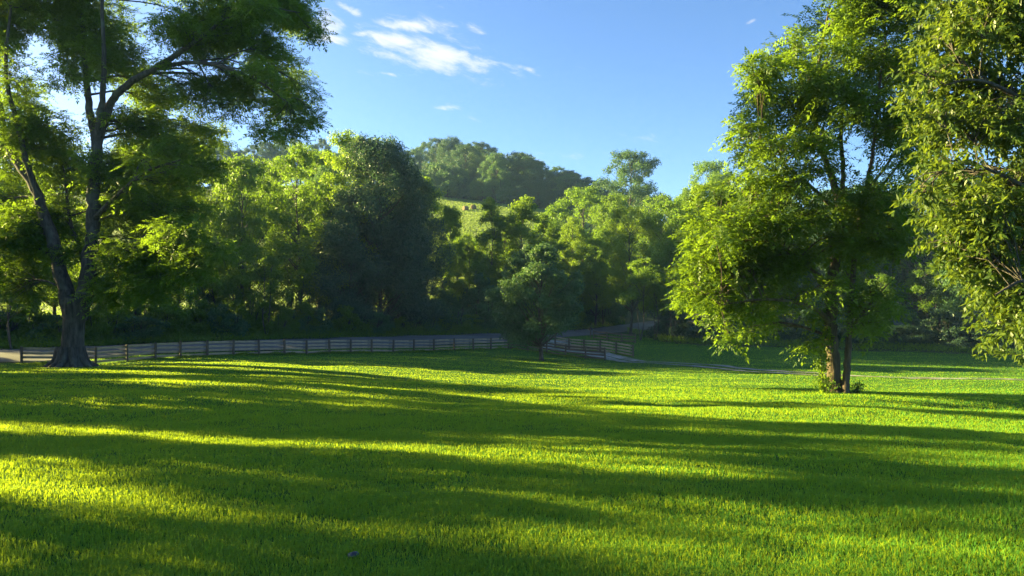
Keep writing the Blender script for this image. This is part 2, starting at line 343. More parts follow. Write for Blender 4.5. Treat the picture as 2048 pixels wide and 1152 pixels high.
# ------------------------------------------------------------------ grass
def drive_mask(x, y):
    keep = np.ones(len(x), bool)
    near = (y > 40) & (x > 0)
    idx = np.where(near)[0]
    for c in range(0, len(idx), 20000):
        ii = idx[c:c + 20000]
        d = np.sqrt(((np.stack([x[ii], y[ii]], -1)[:, None] - DRIVE[None, :, :2]) ** 2).sum(-1)); k = d.argmin(1); dm = d.min(1)
        w = np.interp(k, [0, 16, 50, 83, 199], [3.4, 2.5, 1.55, 1.3, 1.3]); inn = np.interp(k, [0, 50, 66, 83, 199], [0, 0, .15, .5, .6])
        keep[ii] = ~((dm < w) & (dm > inn))
    return keep
def grass_points(n, r0, r1, pw):
    u = rng.random(n); a0, a1 = r0 ** (1 - pw), r1 ** (1 - pw)
    r = (a0 + (a1 - a0) * u) ** (1 / (1 - pw)); t = R(41) * (2 * rng.random(n) - 1)
    return r * np.sin(t), r * np.cos(t)
def make_grass():
    V, T3 = [], []; n0 = 0
    for n, r0, r1, pw in ((400000, 3.4, 14, 1.35), (380000, 12, 34, 1.3), (280000, 32, 110, 1.2)):
        x, y = grass_points(n, r0, r1, pw)
        if r1 > 90:
            k = zone_of(x, y) == 0; x, y = x[k], y[k]
        k = drive_mask(x, y) if r1 > 40 else np.ones(len(x), bool); x, y = x[k], y[k]
        n = len(x); D = np.hypot(x, y)
        patch = vnoise(x, y, .22, 11) + .6 * vnoise(x, y, .9, 12)
        keep = rng.random(n) < np.clip(.92 + .8 * patch, .35, 1); x, y, D, patch = x[keep], y[keep], D[keep], patch[keep]; n = len(x)
        z = g(x, y) - .008
        h = (.044 + .020 * patch + .022 * rng.random(n)) * np.where(rng.random(n) < .06, 1.5, 1) * np.where(D > 32, .95, 1)
        h = np.clip(h, .022, .14)
        w = np.clip(.0012 * D ** .95, .005, .06) * rng.uniform(.7, 1.3, n)
        az = rng.random(n) * 2 * math.pi; lean = np.abs(rng.normal(.6, .34, n))
        d = np.stack([np.cos(az), np.sin(az), 0 * az], -1); fa = az + rng.normal(math.pi / 2, .5, n); s = np.stack([np.cos(fa), np.sin(fa), 0 * az], -1)
        b = np.stack([x, y, z], -1); up = np.array([0, 0, 1.])
        if r1 < 20:
            m1 = b + (up * .62 + d * (lean * .25)[:, None]) * h[:, None]; tip = b + (up * np.clip(1.05 - .35 * lean, .3, 1)[:, None] + d * (lean * .95)[:, None]) * h[:, None]
            v = np.stack([b - s * w[:, None] * .5, b + s * w[:, None] * .5, m1 - s * w[:, None] * .42, m1 + s * w[:, None] * .42, tip], 1).reshape(-1, 3)
            k = np.arange(n)[:, None] * 5 + n0
            T3.append(np.concatenate([k + [0, 1, 3], k + [0, 3, 2], k + [2, 3, 4]]))
        else:
            tip = b + (up + d * (lean * .8)[:, None]) * h[:, None]
            v = np.stack([b - s * w[:, None] * .5, b + s * w[:, None] * .5, tip], 1).reshape(-1, 3)
            T3.append(np.arange(n)[:, None] * 3 + n0 + [0, 1, 2])
        V.append(v); n0 += len(v)
    return mesh_np('grass', np.concatenate(V), np.concatenate(T3))
tag(link('grass', make_grass(), M['grass']), 'bright green mown grass covering the rolling lawn', 'grass', kind='stuff')

def make_stubble():
    n = 150000; D = np.sqrt(rng.uniform(105 ** 2, 266 ** 2, n)); px = np.where(D > 170, rng.uniform(780, 1330, n), rng.uniform(-350, 1250, n)); x = (px - 1024) / F * D
    k = zone_of(x, D) == 2; x, D = x[k], D[k]; n = len(x); z = g(x, D) - .02; h = rng.uniform(.12, .34, n) * (1 + .8 * vnoise(x, D, 6, 21)); w = rng.uniform(.10, .22, n); a = rng.random(n) * 6.283
    s = np.stack([np.cos(a), np.sin(a), 0 * a], -1) * w[:, None]; b = np.stack([x, D, z], -1); t = b + np.stack([rng.normal(0, .08, n), rng.normal(0, .08, n), h], -1)
    return mesh_np('hay_stubble', np.stack([b - s, b + s, t], 1).reshape(-1, 3), np.arange(n * 3).reshape(-1, 3))
M['stubble'] = leaf_mat('stubble_blade', (.08, .14, .03), (.12, .19, .04), (.17, .22, .05), (.30, .40, .05), .45, noise_scale=.08)
tag(link('hay_stubble', make_stubble(), M['stubble']), 'pale yellow green cut grass covering the sloping hayfield', 'cut grass', kind='stuff')

# ------------------------------------------------------------------ fences
def box_mesh(name, L, W, H, taper=0, bevel=.012):
    """board/post: x length L, y width W, z height H, origin at base centre; chamfered edges"""
    x, y, z, b = L / 2, W / 2, H, bevel
    prof = [(-y + b, 0), (y - b, 0), (y, b), (y, z - b), (y - b, z), (-y + b, z), (-y, z - b), (-y, b)]
    v = [(sx * x, p[0], p[1]) for sx in (-1, 1) for p in prof]
    f4 = [(k, 8 + k, 8 + (k + 1) % 8, (k + 1) % 8) for k in range(8)]
    m = bpy.data.meshes.new(name); m.from_pydata(v, [], [tuple(q[::-1]) for q in f4] + [tuple(range(8)), tuple(range(15, 7, -1))]); return m
POSTM = bpy.data.meshes.new('post')
def _post():
    import bmesh
    bm = bmesh.new(); bmesh.ops.create_cube(bm, size=1)
    for v in bm.verts: v.co.x *= .15; v.co.y *= .15; v.co.z = (v.co.z + .5) * 1.62 - .2
    bmesh.ops.bevel(bm, geom=list(bm.edges), offset=.014, segments=1, affect='EDGES'); bm.to_mesh(POSTM); bm.free()
_post(); POSTM.materials.append(M['post'])
def fence(posts, label, cat='fence', hgt=1.30, nb=4, side=-1, group=None, mat='wood'):
    P = [np.array([xof(px, D), D, 0]) for px, py, D in posts]
    for p in P: p[2] = g1(p[0], p[1])
    c = P[0]; root = thing('board_fence', c, label, cat, group)
    for k, p in enumerate(P):
        d = (P[min(k + 1, len(P) - 1)] - P[max(k - 1, 0)]); o = link('post', POSTM, None, root, p - c)
        o.rotation_euler = (random.uniform(-.035, .035), random.uniform(-.035, .035), math.atan2(d[1], d[0])); o.scale = (1, 1, hgt / 1.36 * random.uniform(.98, 1.03))
    for k in range(len(P) - 1):
        a, b = P[k], P[k + 1]; d = b - a; L = float(np.linalg.norm(d)); yaw = math.atan2(d[1], d[0]); tilt = -math.asin(d[2] / L)
        nrmv = np.array([math.sin(yaw), -math.cos(yaw), 0]) * (-side) * (-1)
        for q in range(nb):
            zz = .10 + q * (hgt - .30) / (nb - 1) + random.uniform(-.02, .02)
            o = link('board', box_mesh('board', L - .012, .028, .185 * random.uniform(.93, 1.03), bevel=.006), M[mat], root, (a + b) / 2 - c + np.array([0, 0, zz]) + nrmv * .092)
            o.rotation_euler = (0, tilt + random.uniform(-.008, .008), yaw)
    return root
fence(FENCE1, 'long weathered four board fence running along the road on the left')
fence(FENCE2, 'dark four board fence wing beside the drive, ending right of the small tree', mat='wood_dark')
fence(FENCE3, 'weathered board fence on the far side of the gravel drive')
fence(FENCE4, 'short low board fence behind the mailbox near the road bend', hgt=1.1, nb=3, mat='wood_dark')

def mailbox():
    px, D = 1181, 101.5; x = xof(px, D); z = g1(x, D)
    root = thing('mailbox', (x, D, z), 'small dark roadside mailbox on a wooden post by the drive entrance', 'mailbox', rz=R(-65))
    pm = bpy.data.objects.new('post', POSTM); COL.objects.link(pm); pm.parent = root; pm.scale = (.7, .7, .8)
    n = 9; a = np.linspace(0, math.pi, n); prof = np.concatenate([[[-.14, 0]], np.stack([-.14 * np.cos(a), .18 + .14 * np.sin(a)], -1), [[.14, 0]]])
    v = [(yy, p[0], p[1]) for yy in (-.3, .3) for p in prof]; k = len(prof)
    f = [(q, (q + 1) % k, k + (q + 1) % k, k + q) for q in range(k)] + [tuple(range(k))[::-1], tuple(range(k, 2 * k))]
    m = bpy.data.meshes.new('box'); m.from_pydata(v, [], f); link('box', m, M['metal'], root, (0, 0, 1.13))
    link('flag', box_mesh('flag', .06, .01, .16, bevel=.002), M['metal'], root, (.1, .15, 1.28))
mailbox()

# ------------------------------------------------------------------ trees
def hero(name, label, D, base, limbs, lobes, leafmat, barkmat, style, dens=1.0, depth=4.0, cat='tree', spread=1.0, fill=0, along=0, dlo=-.6, dhi=1.15):
    """limbs: lists of (px,py,dD,radius); lobes: (px,py,rx,ry[,dD[,dens]]) in photo pixels at distance D, each with real depth"""
    bx = xof(base, D); bz = g1(bx, D); root = thing(name, (bx, D, bz), label, cat); org = np.array([bx, D, bz])
    tb = Tubes(); lv = Leaves(); S = F / D
    lp, lr = [], []
    for L in limbs:
        p = np.array([at(a, b, D + c) for a, b, c, r in L]); r = np.array([t[3] for t in L]); n = max(6, len(L) * 6)
        q = curve_pts(p, n); rr = np.interp(np.linspace(0, 1, n), np.linspace(0, 1, len(r)), r)
        if len(L) > 2 and r[0] < .6: q[1:-1] += rng.normal(0, .12, (n - 2, 3)) * rr[1:-1, None] * np.array([1, 1, .3])
        tb.add(q - org, rr, 16 if r[0] > .6 else 10 if r[0] > .2 else 7, rough=.05 if r[0] > .6 else .14); lp.append(q); lr.append(rr)
    r0 = limbs[0][0][3] * .8; nroot = 9 if r0 > .6 else 5
    for k in range(nroot):                                  # root flare
        a = (k + rng.uniform(-.3, .3)) * 6.283 / nroot; dv = np.array([math.cos(a), math.sin(a), 0]); ln = r0 * rng.uniform(1.5, 2.1)
        tb.add(curve_pts([dv * r0 * .55 + [0, 0, r0 * 1.3], dv * r0 * .95 + [0, 0, r0 * .4], dv * ln + [0, 0, -.04]], 8), np.linspace(r0 * .34, r0 * .10, 8), 7, rough=.12)
    lp = np.concatenate(lp); lr = np.concatenate(lr)
    thin = np.where((lr < .17) & (lr > .012) & (lp[:, 2] > bz + 4.5))[0]
    lobes = list(lobes); n0 = len(lobes); xy = np.array([l[:2] for l in lobes], float)
    for _ in range(fill):
        a = rng.integers(0, n0); dd = np.hypot(*(xy - xy[a]).T); dd[a] = 1e9; b = rng.choice(np.argsort(dd)[:4]); t = rng.uniform(.3, .7)
        la, lb_ = lobes[a], lobes[b]; lobes.append((la[0] * t + lb_[0] * (1 - t) + rng.normal(0, 6), la[1] * t + lb_[1] * (1 - t) + rng.normal(0, 6), (la[2] + lb_[2]) * .36, (la[3] + lb_[3]) * .42))
    specs = []
    for lb in lobes:
        px, py, rx, ry = lb[:4]; dD = lb[4] if len(lb) > 4 else rng.uniform(depth * dlo, depth * dhi); dn = lb[5] if len(lb) > 5 else 1.0
        specs.append((at(px, py, D + dD), np.array([rx / S, max(rx, ry) / S * .95, ry / S]) * (1 + dD / D), dn))
    for k in rng.choice(thin, along) if along else []:      # leafy shoots along the limbs
        sz = rng.uniform(.5, .95) * D / 36; specs.append((lp[k] + rng.normal(0, .5 * sz, 3) + [0, 0, .3 * sz], np.array([1.15, 1.15, .7]) * sz, .55))
    for c, rad, dn in specs:
        dist = np.linalg.norm(lp - c, axis=1) + 1.2 * np.maximum(0, lp[:, 2] - c[2] + .3); k = dist.argmin(); a = lp[k]; L = np.linalg.norm(c - a)
        mid = (a + c) / 2 + np.array([0, 0, .12 * L]) + rng.normal(0, .06 * L, 3)
        br = curve_pts([a, mid, c], 8); r0 = min(lr[k] * .6, .03 + .012 * L) * (.6 if style == 'simple' else 1)
        tb.add(br - org, np.linspace(r0, .02, 8), 5)
        vol = rad[0] * rad[1] * rad[2]
        ns = max(6, int(dens * dn * 9.5 * vol ** .72 / spread))
        d = nrm(rng.normal(0, 1, (ns, 3))); sp = c + d * rad * (rng.random((ns, 1)) ** .42) * np.array([1.16, 1.16, 1.1])
        for q in range(0, ns, 2):
            w = br[rng.integers(3, 8)]
            if np.linalg.norm(sp[q] - w) < 4: tb.add(np.array([w, (w + sp[q]) / 2 + [0, 0, .1], sp[q]]) - org, [.018, .013, .007], 3)
        if style == 'walnut':
            nl = 7; P = np.repeat(sp, nl, 0); n = len(P)
            az = np.repeat(rng.random(ns) * 6.28, nl) + np.tile(np.arange(nl) * 2.4, ns) + rng.normal(0, .2, n)
            P = P + rng.normal(0, .10, (n, 3)); el = rng.normal(.1, .45, n)
            lv.compound(P - org, az, el, rng.uniform(.38, .66, n) * spread, rng.uniform(.15, .5, n), 5, .30, .135)
        else:
            nl = 22; P = np.repeat(sp, nl, 0); n = len(P); tw = np.repeat(nrm(d * [1, 1, .4] + rng.normal(0, .5, (ns, 3))), nl, 0)
            s_ = rng.random((n, 1)) * .75; P = P + tw * (s_ - .2) - np.array([0, 0, 1]) * .25 * s_ ** 2
            ax = tw * .5 + rng.normal(0, .55, (n, 3)) - np.array([0, 0, .55])
            lv.axis(P - org, ax, rng.uniform(.14, .22, n) * spread, rng.uniform(.055, .08, n) * spread)
    link('trunk', tb.mesh('trunk'), barkmat, root)
    link('crown', lv.mesh('crown'), leafmat, root)
    return root

# --- left walnut with twin stems
LA = [
    [(144, 742, 0, 1.15), (144, 735, 0, .93), (144, 722, 0, .74), (145, 700, 0, .64), (147, 655, 0, .60), (150, 620, 0, .64), (152, 596, 0, .62)],
    [(157, 635, 0, .52), (174, 560, 0, .46), (185, 480, .2, .40), (187, 400, .3, .36), (190, 330, .3, .33), (196, 270, .3, .30)],
    [(193, 290, .3, .28), (176, 200, .8, .2), (168, 100, 1.2, .15), (160, -20, 1.5, .1), (150, -120, 1.5, .05)],
    [(196, 280, .3, .25), (204, 200, -.5, .17), (208, 110, -1, .13), (205, 0, -1.2, .09), (230, -110, -1.5, .05)],
    [(198, 275, .3, .27), (222, 205, 0, .23), (262, 165, -.6, .20), (325, 128, -1.4, .17), (380, 90, -2, .13), (440, 42, -2.4, .10), (458, -20, -2.6, .07), (480, -90, -3, .04)],
    [(318, 133, -1.3, .14), (390, 125, -2, .11), (450, 135, -2.8, .09), (520, 165, -3.4, .07), (575, 205, -3.8, .04)],
    [(440, 42, -2.4, .07), (520, 15, -3, .05), (600, 25, -3.5, .03)],
    [(143, 635, 0, .50), (120, 540, .4, .40), (92, 440, .9, .34), (66, 370, 1.3, .28), (22, 305, 1.8, .22), (2, 220, 2.0, .16), (-15, 100, 2.2, .1), (-30, -20, 2.2, .05)],
    [(78, 400, 1.1, .2), (52, 320, .5, .17), (32, 240, 0, .14), (12, 150, -.4, .11), (20, 30, -.8, .07), (30, -70, -1, .04)],
    [(186, 440, .2, .16), (235, 390, -1.5, .11), (290, 345, -3, .08), (360, 320, -4, .05)],
    [(186, 520, .1, .14), (240, 500, -1.2, .10), (320, 500, -2.4, .07), (400, 515, -3.4, .04)],
    [(160, 600, .1, .15), (165, 520, 1.5, .12), (140, 440, 2.5, .1), (130, 350, 3, .07)],
]
LOB_A = [(40, 35, 65, 48), (185, 45, 85, 60), (205, 115, 80, 45), (20, 150, 38, 60, 0, .7), (130, 150, 45, 35, 0, .8), (115, 40, 40, 30, 0, .7),
         (380, 55, 70, 42), (460, 55, 70, 45), (540, 25, 75, 38), (600, 28, 45, 36), (622, 62, 28, 26), (525, 90, 55, 28), (420, 98, 60, 30),
         (560, 138, 55, 30), (600, 180, 40, 30), (622, 222, 28, 30), (560, 215, 50, 26), (500, 178, 55, 26), (455, 155, 45, 20), (525, 258, 45, 20, -3, .8), (598, 255, 36, 22),
         (440, 208, 50, 28, 1, .8), (375, 175, 45, 26), (325, 190, 55, 36), (260, 250, 65, 40), (335, 270, 75, 36), (400, 268, 60, 34), (300, 330, 75, 45), (390, 330, 60, 34), (240, 335, 55, 45),
         (95, 260, 60, 45), (45, 335, 60, 50), (140, 345, 55, 50), (330, 415, 80, 42), (250, 425, 65, 45), (400, 510, 60, 26, -3.5), (350, 470, 65, 34, -3), (265, 520, 70, 40, -2), (310, 565, 70, 34, -2.5), (385, 545, 50, 20, -3.5),
         (60, 470, 65, 60, 2), (35, 570, 55, 55, 2), (110, 430, 45, 45, 3), (215, 590, 45, 34, -2, .7), (430, 490, 30, 16, -4),
         (90, -70, 110, 60), (250, -70, 100, 60, 2, .6), (400, -55, 90, 45), (520, -50, 80, 45), (-70, 80, 80, 80), (-50, 230, 55, 55, 2, .6), (-35, 410, 60, 60, 4.5, .8), (20, 420, 55, 50, 4.5, .8), (40, 510, 50, 45, 4.5, .8),  (230, -170, 140, 60), (-50, -80, 90, 70), (420, -140, 90, 50)]
hero('walnut_tree', 'spreading walnut with a thick flared trunk and dark stems in front of the fence', 45, 143, LA, LOB_A, M['walnut'], M['bark_grey'], 'walnut', 3.9, 4.5, spread=1.3, fill=55, along=50, dlo=-.05, dhi=1.4)

# --- right walnut, two stems
LBm = [
    [(1671, 786, 0, .34), (1669, 770, 0, .26), (1666, 700, 0, .235), (1662, 640, 0, .22), (1665, 560, 0, .20), (1673, 500, .1, .18), (1680, 420, .2, .155), (1662, 350, .4, .13), (1640, 290, .5, .10), (1628, 200, .6, .075), (1645, 90, .4, .05), (1660, 10, .3, .03)],
    [(1690, 786, -.25, .17), (1691, 760, -.25, .135), (1697, 690, -.2, .12), (1702, 600, -.2, .11), (1714, 480, -.3, .095), (1731, 385, -.5, .08), (1746, 300, -.7, .065), (1756, 200, -.8, .05), (1772, 70, -.8, .035)],
    [(1680, 425, .2, .12), (1686, 340, .8, .085), (1682, 255, 1.0, .075), (1692, 150, 1.2, .05), (1720, 40, 1.3, .03)],
    [(1671, 515, 0, .11), (1700, 480, .6, .09), (1722, 430, 1, .075), (1765, 370, 1.5, .055), (1815, 300, 2, .035), (1840, 200, 2.2, .02)],
    [(1664, 650, 0, .12), (1630, 618, -.6, .08), (1575, 602, -1.2, .06), (1510, 600, -1.6, .04), (1440, 610, -1.8, .02)],
    [(1666, 590, 0, .1), (1625, 540, -.5, .075), (1570, 500, -1, .055), (1500, 470, -1.3, .035), (1430, 440, -1.4, .02)],
    [(1680, 430, .2, .1), (1630, 380, -.3, .07), (1570, 330, -.8, .05), (1520, 290, -1, .03)],
    [(1700, 660, -.2, .075), (1730, 620, -.5, .055), (1760, 585, -.7, .035), (1785, 560, -.8, .02)],
    [(1640, 290, .5, .06), (1590, 220, .2, .045), (1550, 160, 0, .025)],
    [(1735, 380, -.5, .06), (1780, 320, -.5, .045), (1830, 230, -.4, .025)],
]
LOB_B = [(1700, 15, 55, 36), (1780, 5, 65, 45), (1850, 50, 55, 45), (1640, 50, 42, 32), (1582, 105, 42, 34), (1528, 150, 44, 30), (1505, 135, 24, 18), (1650, 130, 65, 40), (1740, 105, 60, 45), (1830, 140, 55, 45), (1535, 215, 52, 38), (1610, 205, 55, 38), (1690, 200, 50, 40), (1770, 205, 55, 42), (1840, 230, 45, 45),
         (1492, 275, 38, 34), (1555, 300, 55, 34), (1628, 290, 42, 34), (1765, 290, 40, 30, 0, .7), (1835, 305, 50, 40), (1515, 365, 55, 36), (1590, 375, 55, 36), (1435, 405, 52, 38), (1490, 440, 62, 38), (1408, 470, 50, 38), (1570, 450, 62, 38), (1640, 420, 40, 34), (1745, 385, 60, 38), (1800, 420, 52, 38),
         (1392, 540, 44, 40), (1450, 540, 58, 40), (1520, 530, 58, 40), (1590, 530, 45, 34), (1368, 600, 26, 30), (1425, 600, 45, 34), (1500, 615, 52, 34), (1555, 600, 42, 34), (1455, 672, 18, 28, -1.8), (1540, 650, 34, 20), (1725, 475, 55, 38), (1790, 495, 42, 34),
         (1742, 590, 42, 28), (1770, 620, 32, 25), (1728, 652, 34, 18), (1640, 590, 30, 20), (1612, 690, 22, 15, -1), (1690, 550, 32, 24), (1650, 500, 35, 25), (1480, 505, 50, 30),
         (1720, -70, 90, 50), (1820, -60, 80, 50), (1770, -140, 90, 50)]
hero('walnut_tree', 'tall leafy walnut tree with a twin trunk on the lit lawn at right', 28, 1679, LBm, LOB_B, M['walnut'], M['bark'], 'walnut', 4.3, 2.4, spread=1.1, fill=85, along=26, dlo=-1, dhi=1)

# --- right edge tree, trunk out of frame
LC = [
    [(2230, 850, 0, 0.294), (2225, 760, 0, 0.231), (2215, 600, 0, 0.21), (2205, 420, 0, 0.182), (2190, 200, 0, 0.14), (2170, 0, 0, 0.084), (2150, -160, 0, 0.035)],
    [(2210, 520, 0, 0.112), (2140, 440, -.8, 0.077), (2060, 380, -1.2, 0.056), (1980, 340, -1.4, 0.035), (1910, 320, -1.5, 0.021)],
    [(2200, 380, 0, 0.105), (2120, 260, -.6, 0.077), (2030, 190, -1, 0.056), (1950, 160, -1.2, 0.035), (1890, 170, -1.2, 0.0175)],
    [(2190, 220, 0, 0.091), (2110, 110, 0, 0.063), (2020, 60, 0, 0.042), (1940, 40, 0, 0.021)],
    [(2214, 620, 0, 0.091), (2130, 570, -1, 0.063), (2050, 560, -1.5, 0.035), (1990, 590, -1.7, 0.021)],
]
LOB_C = [(1955, 45, 65, 55), (2025, 30, 55, 70), (1925, 140, 52, 45), (2000, 165, 60, 50), (1885, 235, 42, 36), (1950, 250, 55, 45, -1, .8), (2035, 260, 50, 50), (1865, 300, 34, 26), (1920, 350, 50, 36), (2010, 370, 52, 46), (1985, 440, 55, 40), (2045, 460, 42, 50), (2000, 535, 55, 42), (2045, 590, 42, 42), (1985, 612, 28, 22), (2020, 660, 40, 26), (1940, 430, 40, 25), (2050, 700, 30, 20),
         (1850, 190, 36, 36), (1868, 90, 36, 36), (1845, 385, 34, 28), (1885, 425, 42, 34), (1905, 490, 42, 34), (1945, 530, 36, 28), (1885, 20, 36, 30), (2110, 80, 60, 60), (2110, 220, 60, 60), (2120, 360, 60, 60), (2120, 500, 60, 60), (2120, 620, 55, 50), (2200, 100, 60, 70), (2210, 280, 60, 70), (2220, 450, 60, 60), (2290, 200, 60, 80), (2300, 380, 60, 80), (2060, -60, 80, 50), (2180, -60, 80, 60), (1980, -40, 60, 40)]
hero('cherry_tree', 'broad glossy leaved tree whose branches reach in from the right edge', 18.5, 2225, LC, LOB_C, M['glossy'], M['bark_grey'], 'simple', 17, 1.5, spread=1.0, fill=45, dlo=-1, dhi=1)

# --- prototypes for everything farther off
def proto(seed, H, W, base, ncl, nlv, leaf, crad=(1.3, 2.1), shape=.8, trunk_r=.28, stems=1, hang=0.0, edge=1.0):
    r = np.random.default_rng(seed); tb = Tubes(); lv = Leaves()
    lean = r.normal(0, .25, (5, 2)); lean[0] = 0
    lead = np.stack([np.cumsum(lean[:, 0]), np.cumsum(lean[:, 1]), np.linspace(-.3, H * .93, 5)], -1); lead = curve_pts(lead, 24)
    tb.add(lead, trunk_r * (1 - np.linspace(0, .92, 24) ** .9) * (1 + .5 * np.exp(-np.arange(24) * 1.2)), 8, rough=.12)
    for _ in range(stems - 1):
        e = np.array([r.normal(0, W * .16), r.normal(0, W * .16), H * r.uniform(.6, .85)]); tb.add(curve_pts([[0, 0, -.2], e * [.6, .6, .4], e], 10), np.linspace(trunk_r * .6, .04, 10), 6)
    k = 0; cs = []
    while len(cs) < ncl and k < ncl * 30:
        k += 1; t = r.random() ** .9; env = W / 2 * (math.sin(math.pi * min(.97, (t * .88 + .09) ** shape))) ** .5
        ph = r.random() * 6.283; rho = env * math.sqrt(r.uniform(.12, 1)) * r.uniform(.85, 1.1)
        z = base + (H - base) * (.04 + .93 * t)
        c = np.array([math.cos(ph) * rho, math.sin(ph) * rho, z]); q = np.array([np.interp(z * .9, lead[:, 2], lead[:, 0]), np.interp(z * .9, lead[:, 2], lead[:, 1]), 0]); c += q
        if all(np.linalg.norm(c - o[0]) > .55 * crad[0] for o in cs): cs.append((c, r.uniform(*crad) * (1.1 - .35 * t)))
    for c, cr in cs:
        za = max(base * .75, c[2] - r.uniform(.6, 1.3) * math.hypot(c[0], c[1]) - .5); a = np.array([np.interp(za, lead[:, 2], lead[:, 0]), np.interp(za, lead[:, 2], lead[:, 1]), za])
        mid = (a + c) / 2 + [0, 0, -.06 * np.linalg.norm(c - a)]
        tb.add(curve_pts([a, mid, c], 6), np.linspace(trunk_r * .22, .015, 6), 4)
        n = int(nlv * 2.6 * (cr / crad[1]) ** 2)
        d = nrm(r.normal(0, 1, (n, 3))); rr = cr * (r.random((n, 1)) ** .45) * (1 + .25 * edge * np.abs(r.normal(0, .5, (n, 1))))
        # leaves gather into sprays, which leaves dark holes between them
        ns = max(5, n // 14); sc_ = nrm(r.normal(0, 1, (ns, 3))) * (r.random((ns, 1)) ** .4); pick = r.integers(0, ns, n)
        p = c + (sc_[pick] * .85 * cr + d * rr * .36) * [1, 1, .72]
        p[:, 2] -= hang * r.random(n) ** 2 * cr
        nn = d * .45 + sc_[pick] * .35 + [0, 0, .45] + r.normal(0, .55, (n, 3))
        L = leaf * r.uniform(.7, 1.3, n); lv.simple(p, nn, L, L * r.uniform(.42, .62, n))
    return tb.mesh('trunk'), lv.mesh('crown')
PR = {
    'round': proto(1, 18, 13, 3.0, 60, 420, .27),
    'oak': proto(2, 20, 15, 4.5, 70, 420, .27, (1.3, 2.3), .9),
    'tall': proto(3, 22, 10, 5.0, 55, 420, .26, (1.2, 1.9), .75),
    'slim': proto(4, 18, 5.5, 3.0, 34, 330, .24, (.8, 1.35), .7, .16, edge=1.6),
    'dense': proto(5, 24, 15, 1.5, 130, 480, .27, (1.7, 2.7), .75, .35, hang=.5),
    'sapling': proto(6, 11, 6.5, 4.0, 26, 240, .23, (.8, 1.4), .8, .11, 2, edge=1.6),
    'small': proto(7, 11, 9.5, 1.7, 80, 400, .23, (.9, 1.45), .85, .22, edge=1.0),
    'bush': proto(8, 3.2, 4.2, .15, 24, 260, .2, (.6, 1.0), .8, .06, 4, edge=1.5),
    'poplar': proto(9, 16, 7, 1.8, 48, 400, .26, (.9, 1.6), .6, .2, edge=1.4),
    'wide': proto(10, 14, 14, 1.0, 70, 420, .28, (1.2, 2.0), .8, .25),
}
SIZE = {'round': (18, 13), 'oak': (20, 15), 'tall': (22, 10), 'slim': (18, 5.5), 'dense': (24, 15), 'sapling': (11, 6.5), 'small': (11, 9.5), 'bush': (3.2, 4.2), 'poplar': (16, 7), 'wide': (14, 14)}
VAR = {}
def variant(kind, mat, bark):
    """same shape in another leaf colour: mesh copy made once per pair"""
    k = (kind, mat, bark)
    if k not in VAR:
        a, b = PR[kind][0].copy(), PR[kind][1].copy(); a.materials.append(M[bark]); b.materials.append(M[mat]); VAR[k] = (a, b)
    return VAR[k]
def plant(name, kind, px, D, top, wpx, mat, label, cat='tree', group=None, rz=None, bark='bark_grey', x=None, H=None, Wm=None):
    x = xof(px, D) if x is None else x; z = g1(x, D)
    if H is None: H = at(px, top, D)[2] - z
    Wm = wpx * D / F if Wm is None else Wm
    root = thing(name, (x, D, z), label, cat, group, rng.random() * 6.28 if rz is None else rz)
    s = (Wm / SIZE[kind][1] * .92, Wm / SIZE[kind][1] * .92, H / SIZE[kind][0] * .98); root.scale = [float(v) for v in s]
    a, b = variant(kind, mat, bark); link('trunk', a, None, root); link('crown', b, None, root)
    return root

# the small dark tree in front of the drive
plant('shade_tree', 'small', 1083, 74, 488, 205, 'mid', 'small dark round tree on the lawn in front of the fence corner', bark='bark')
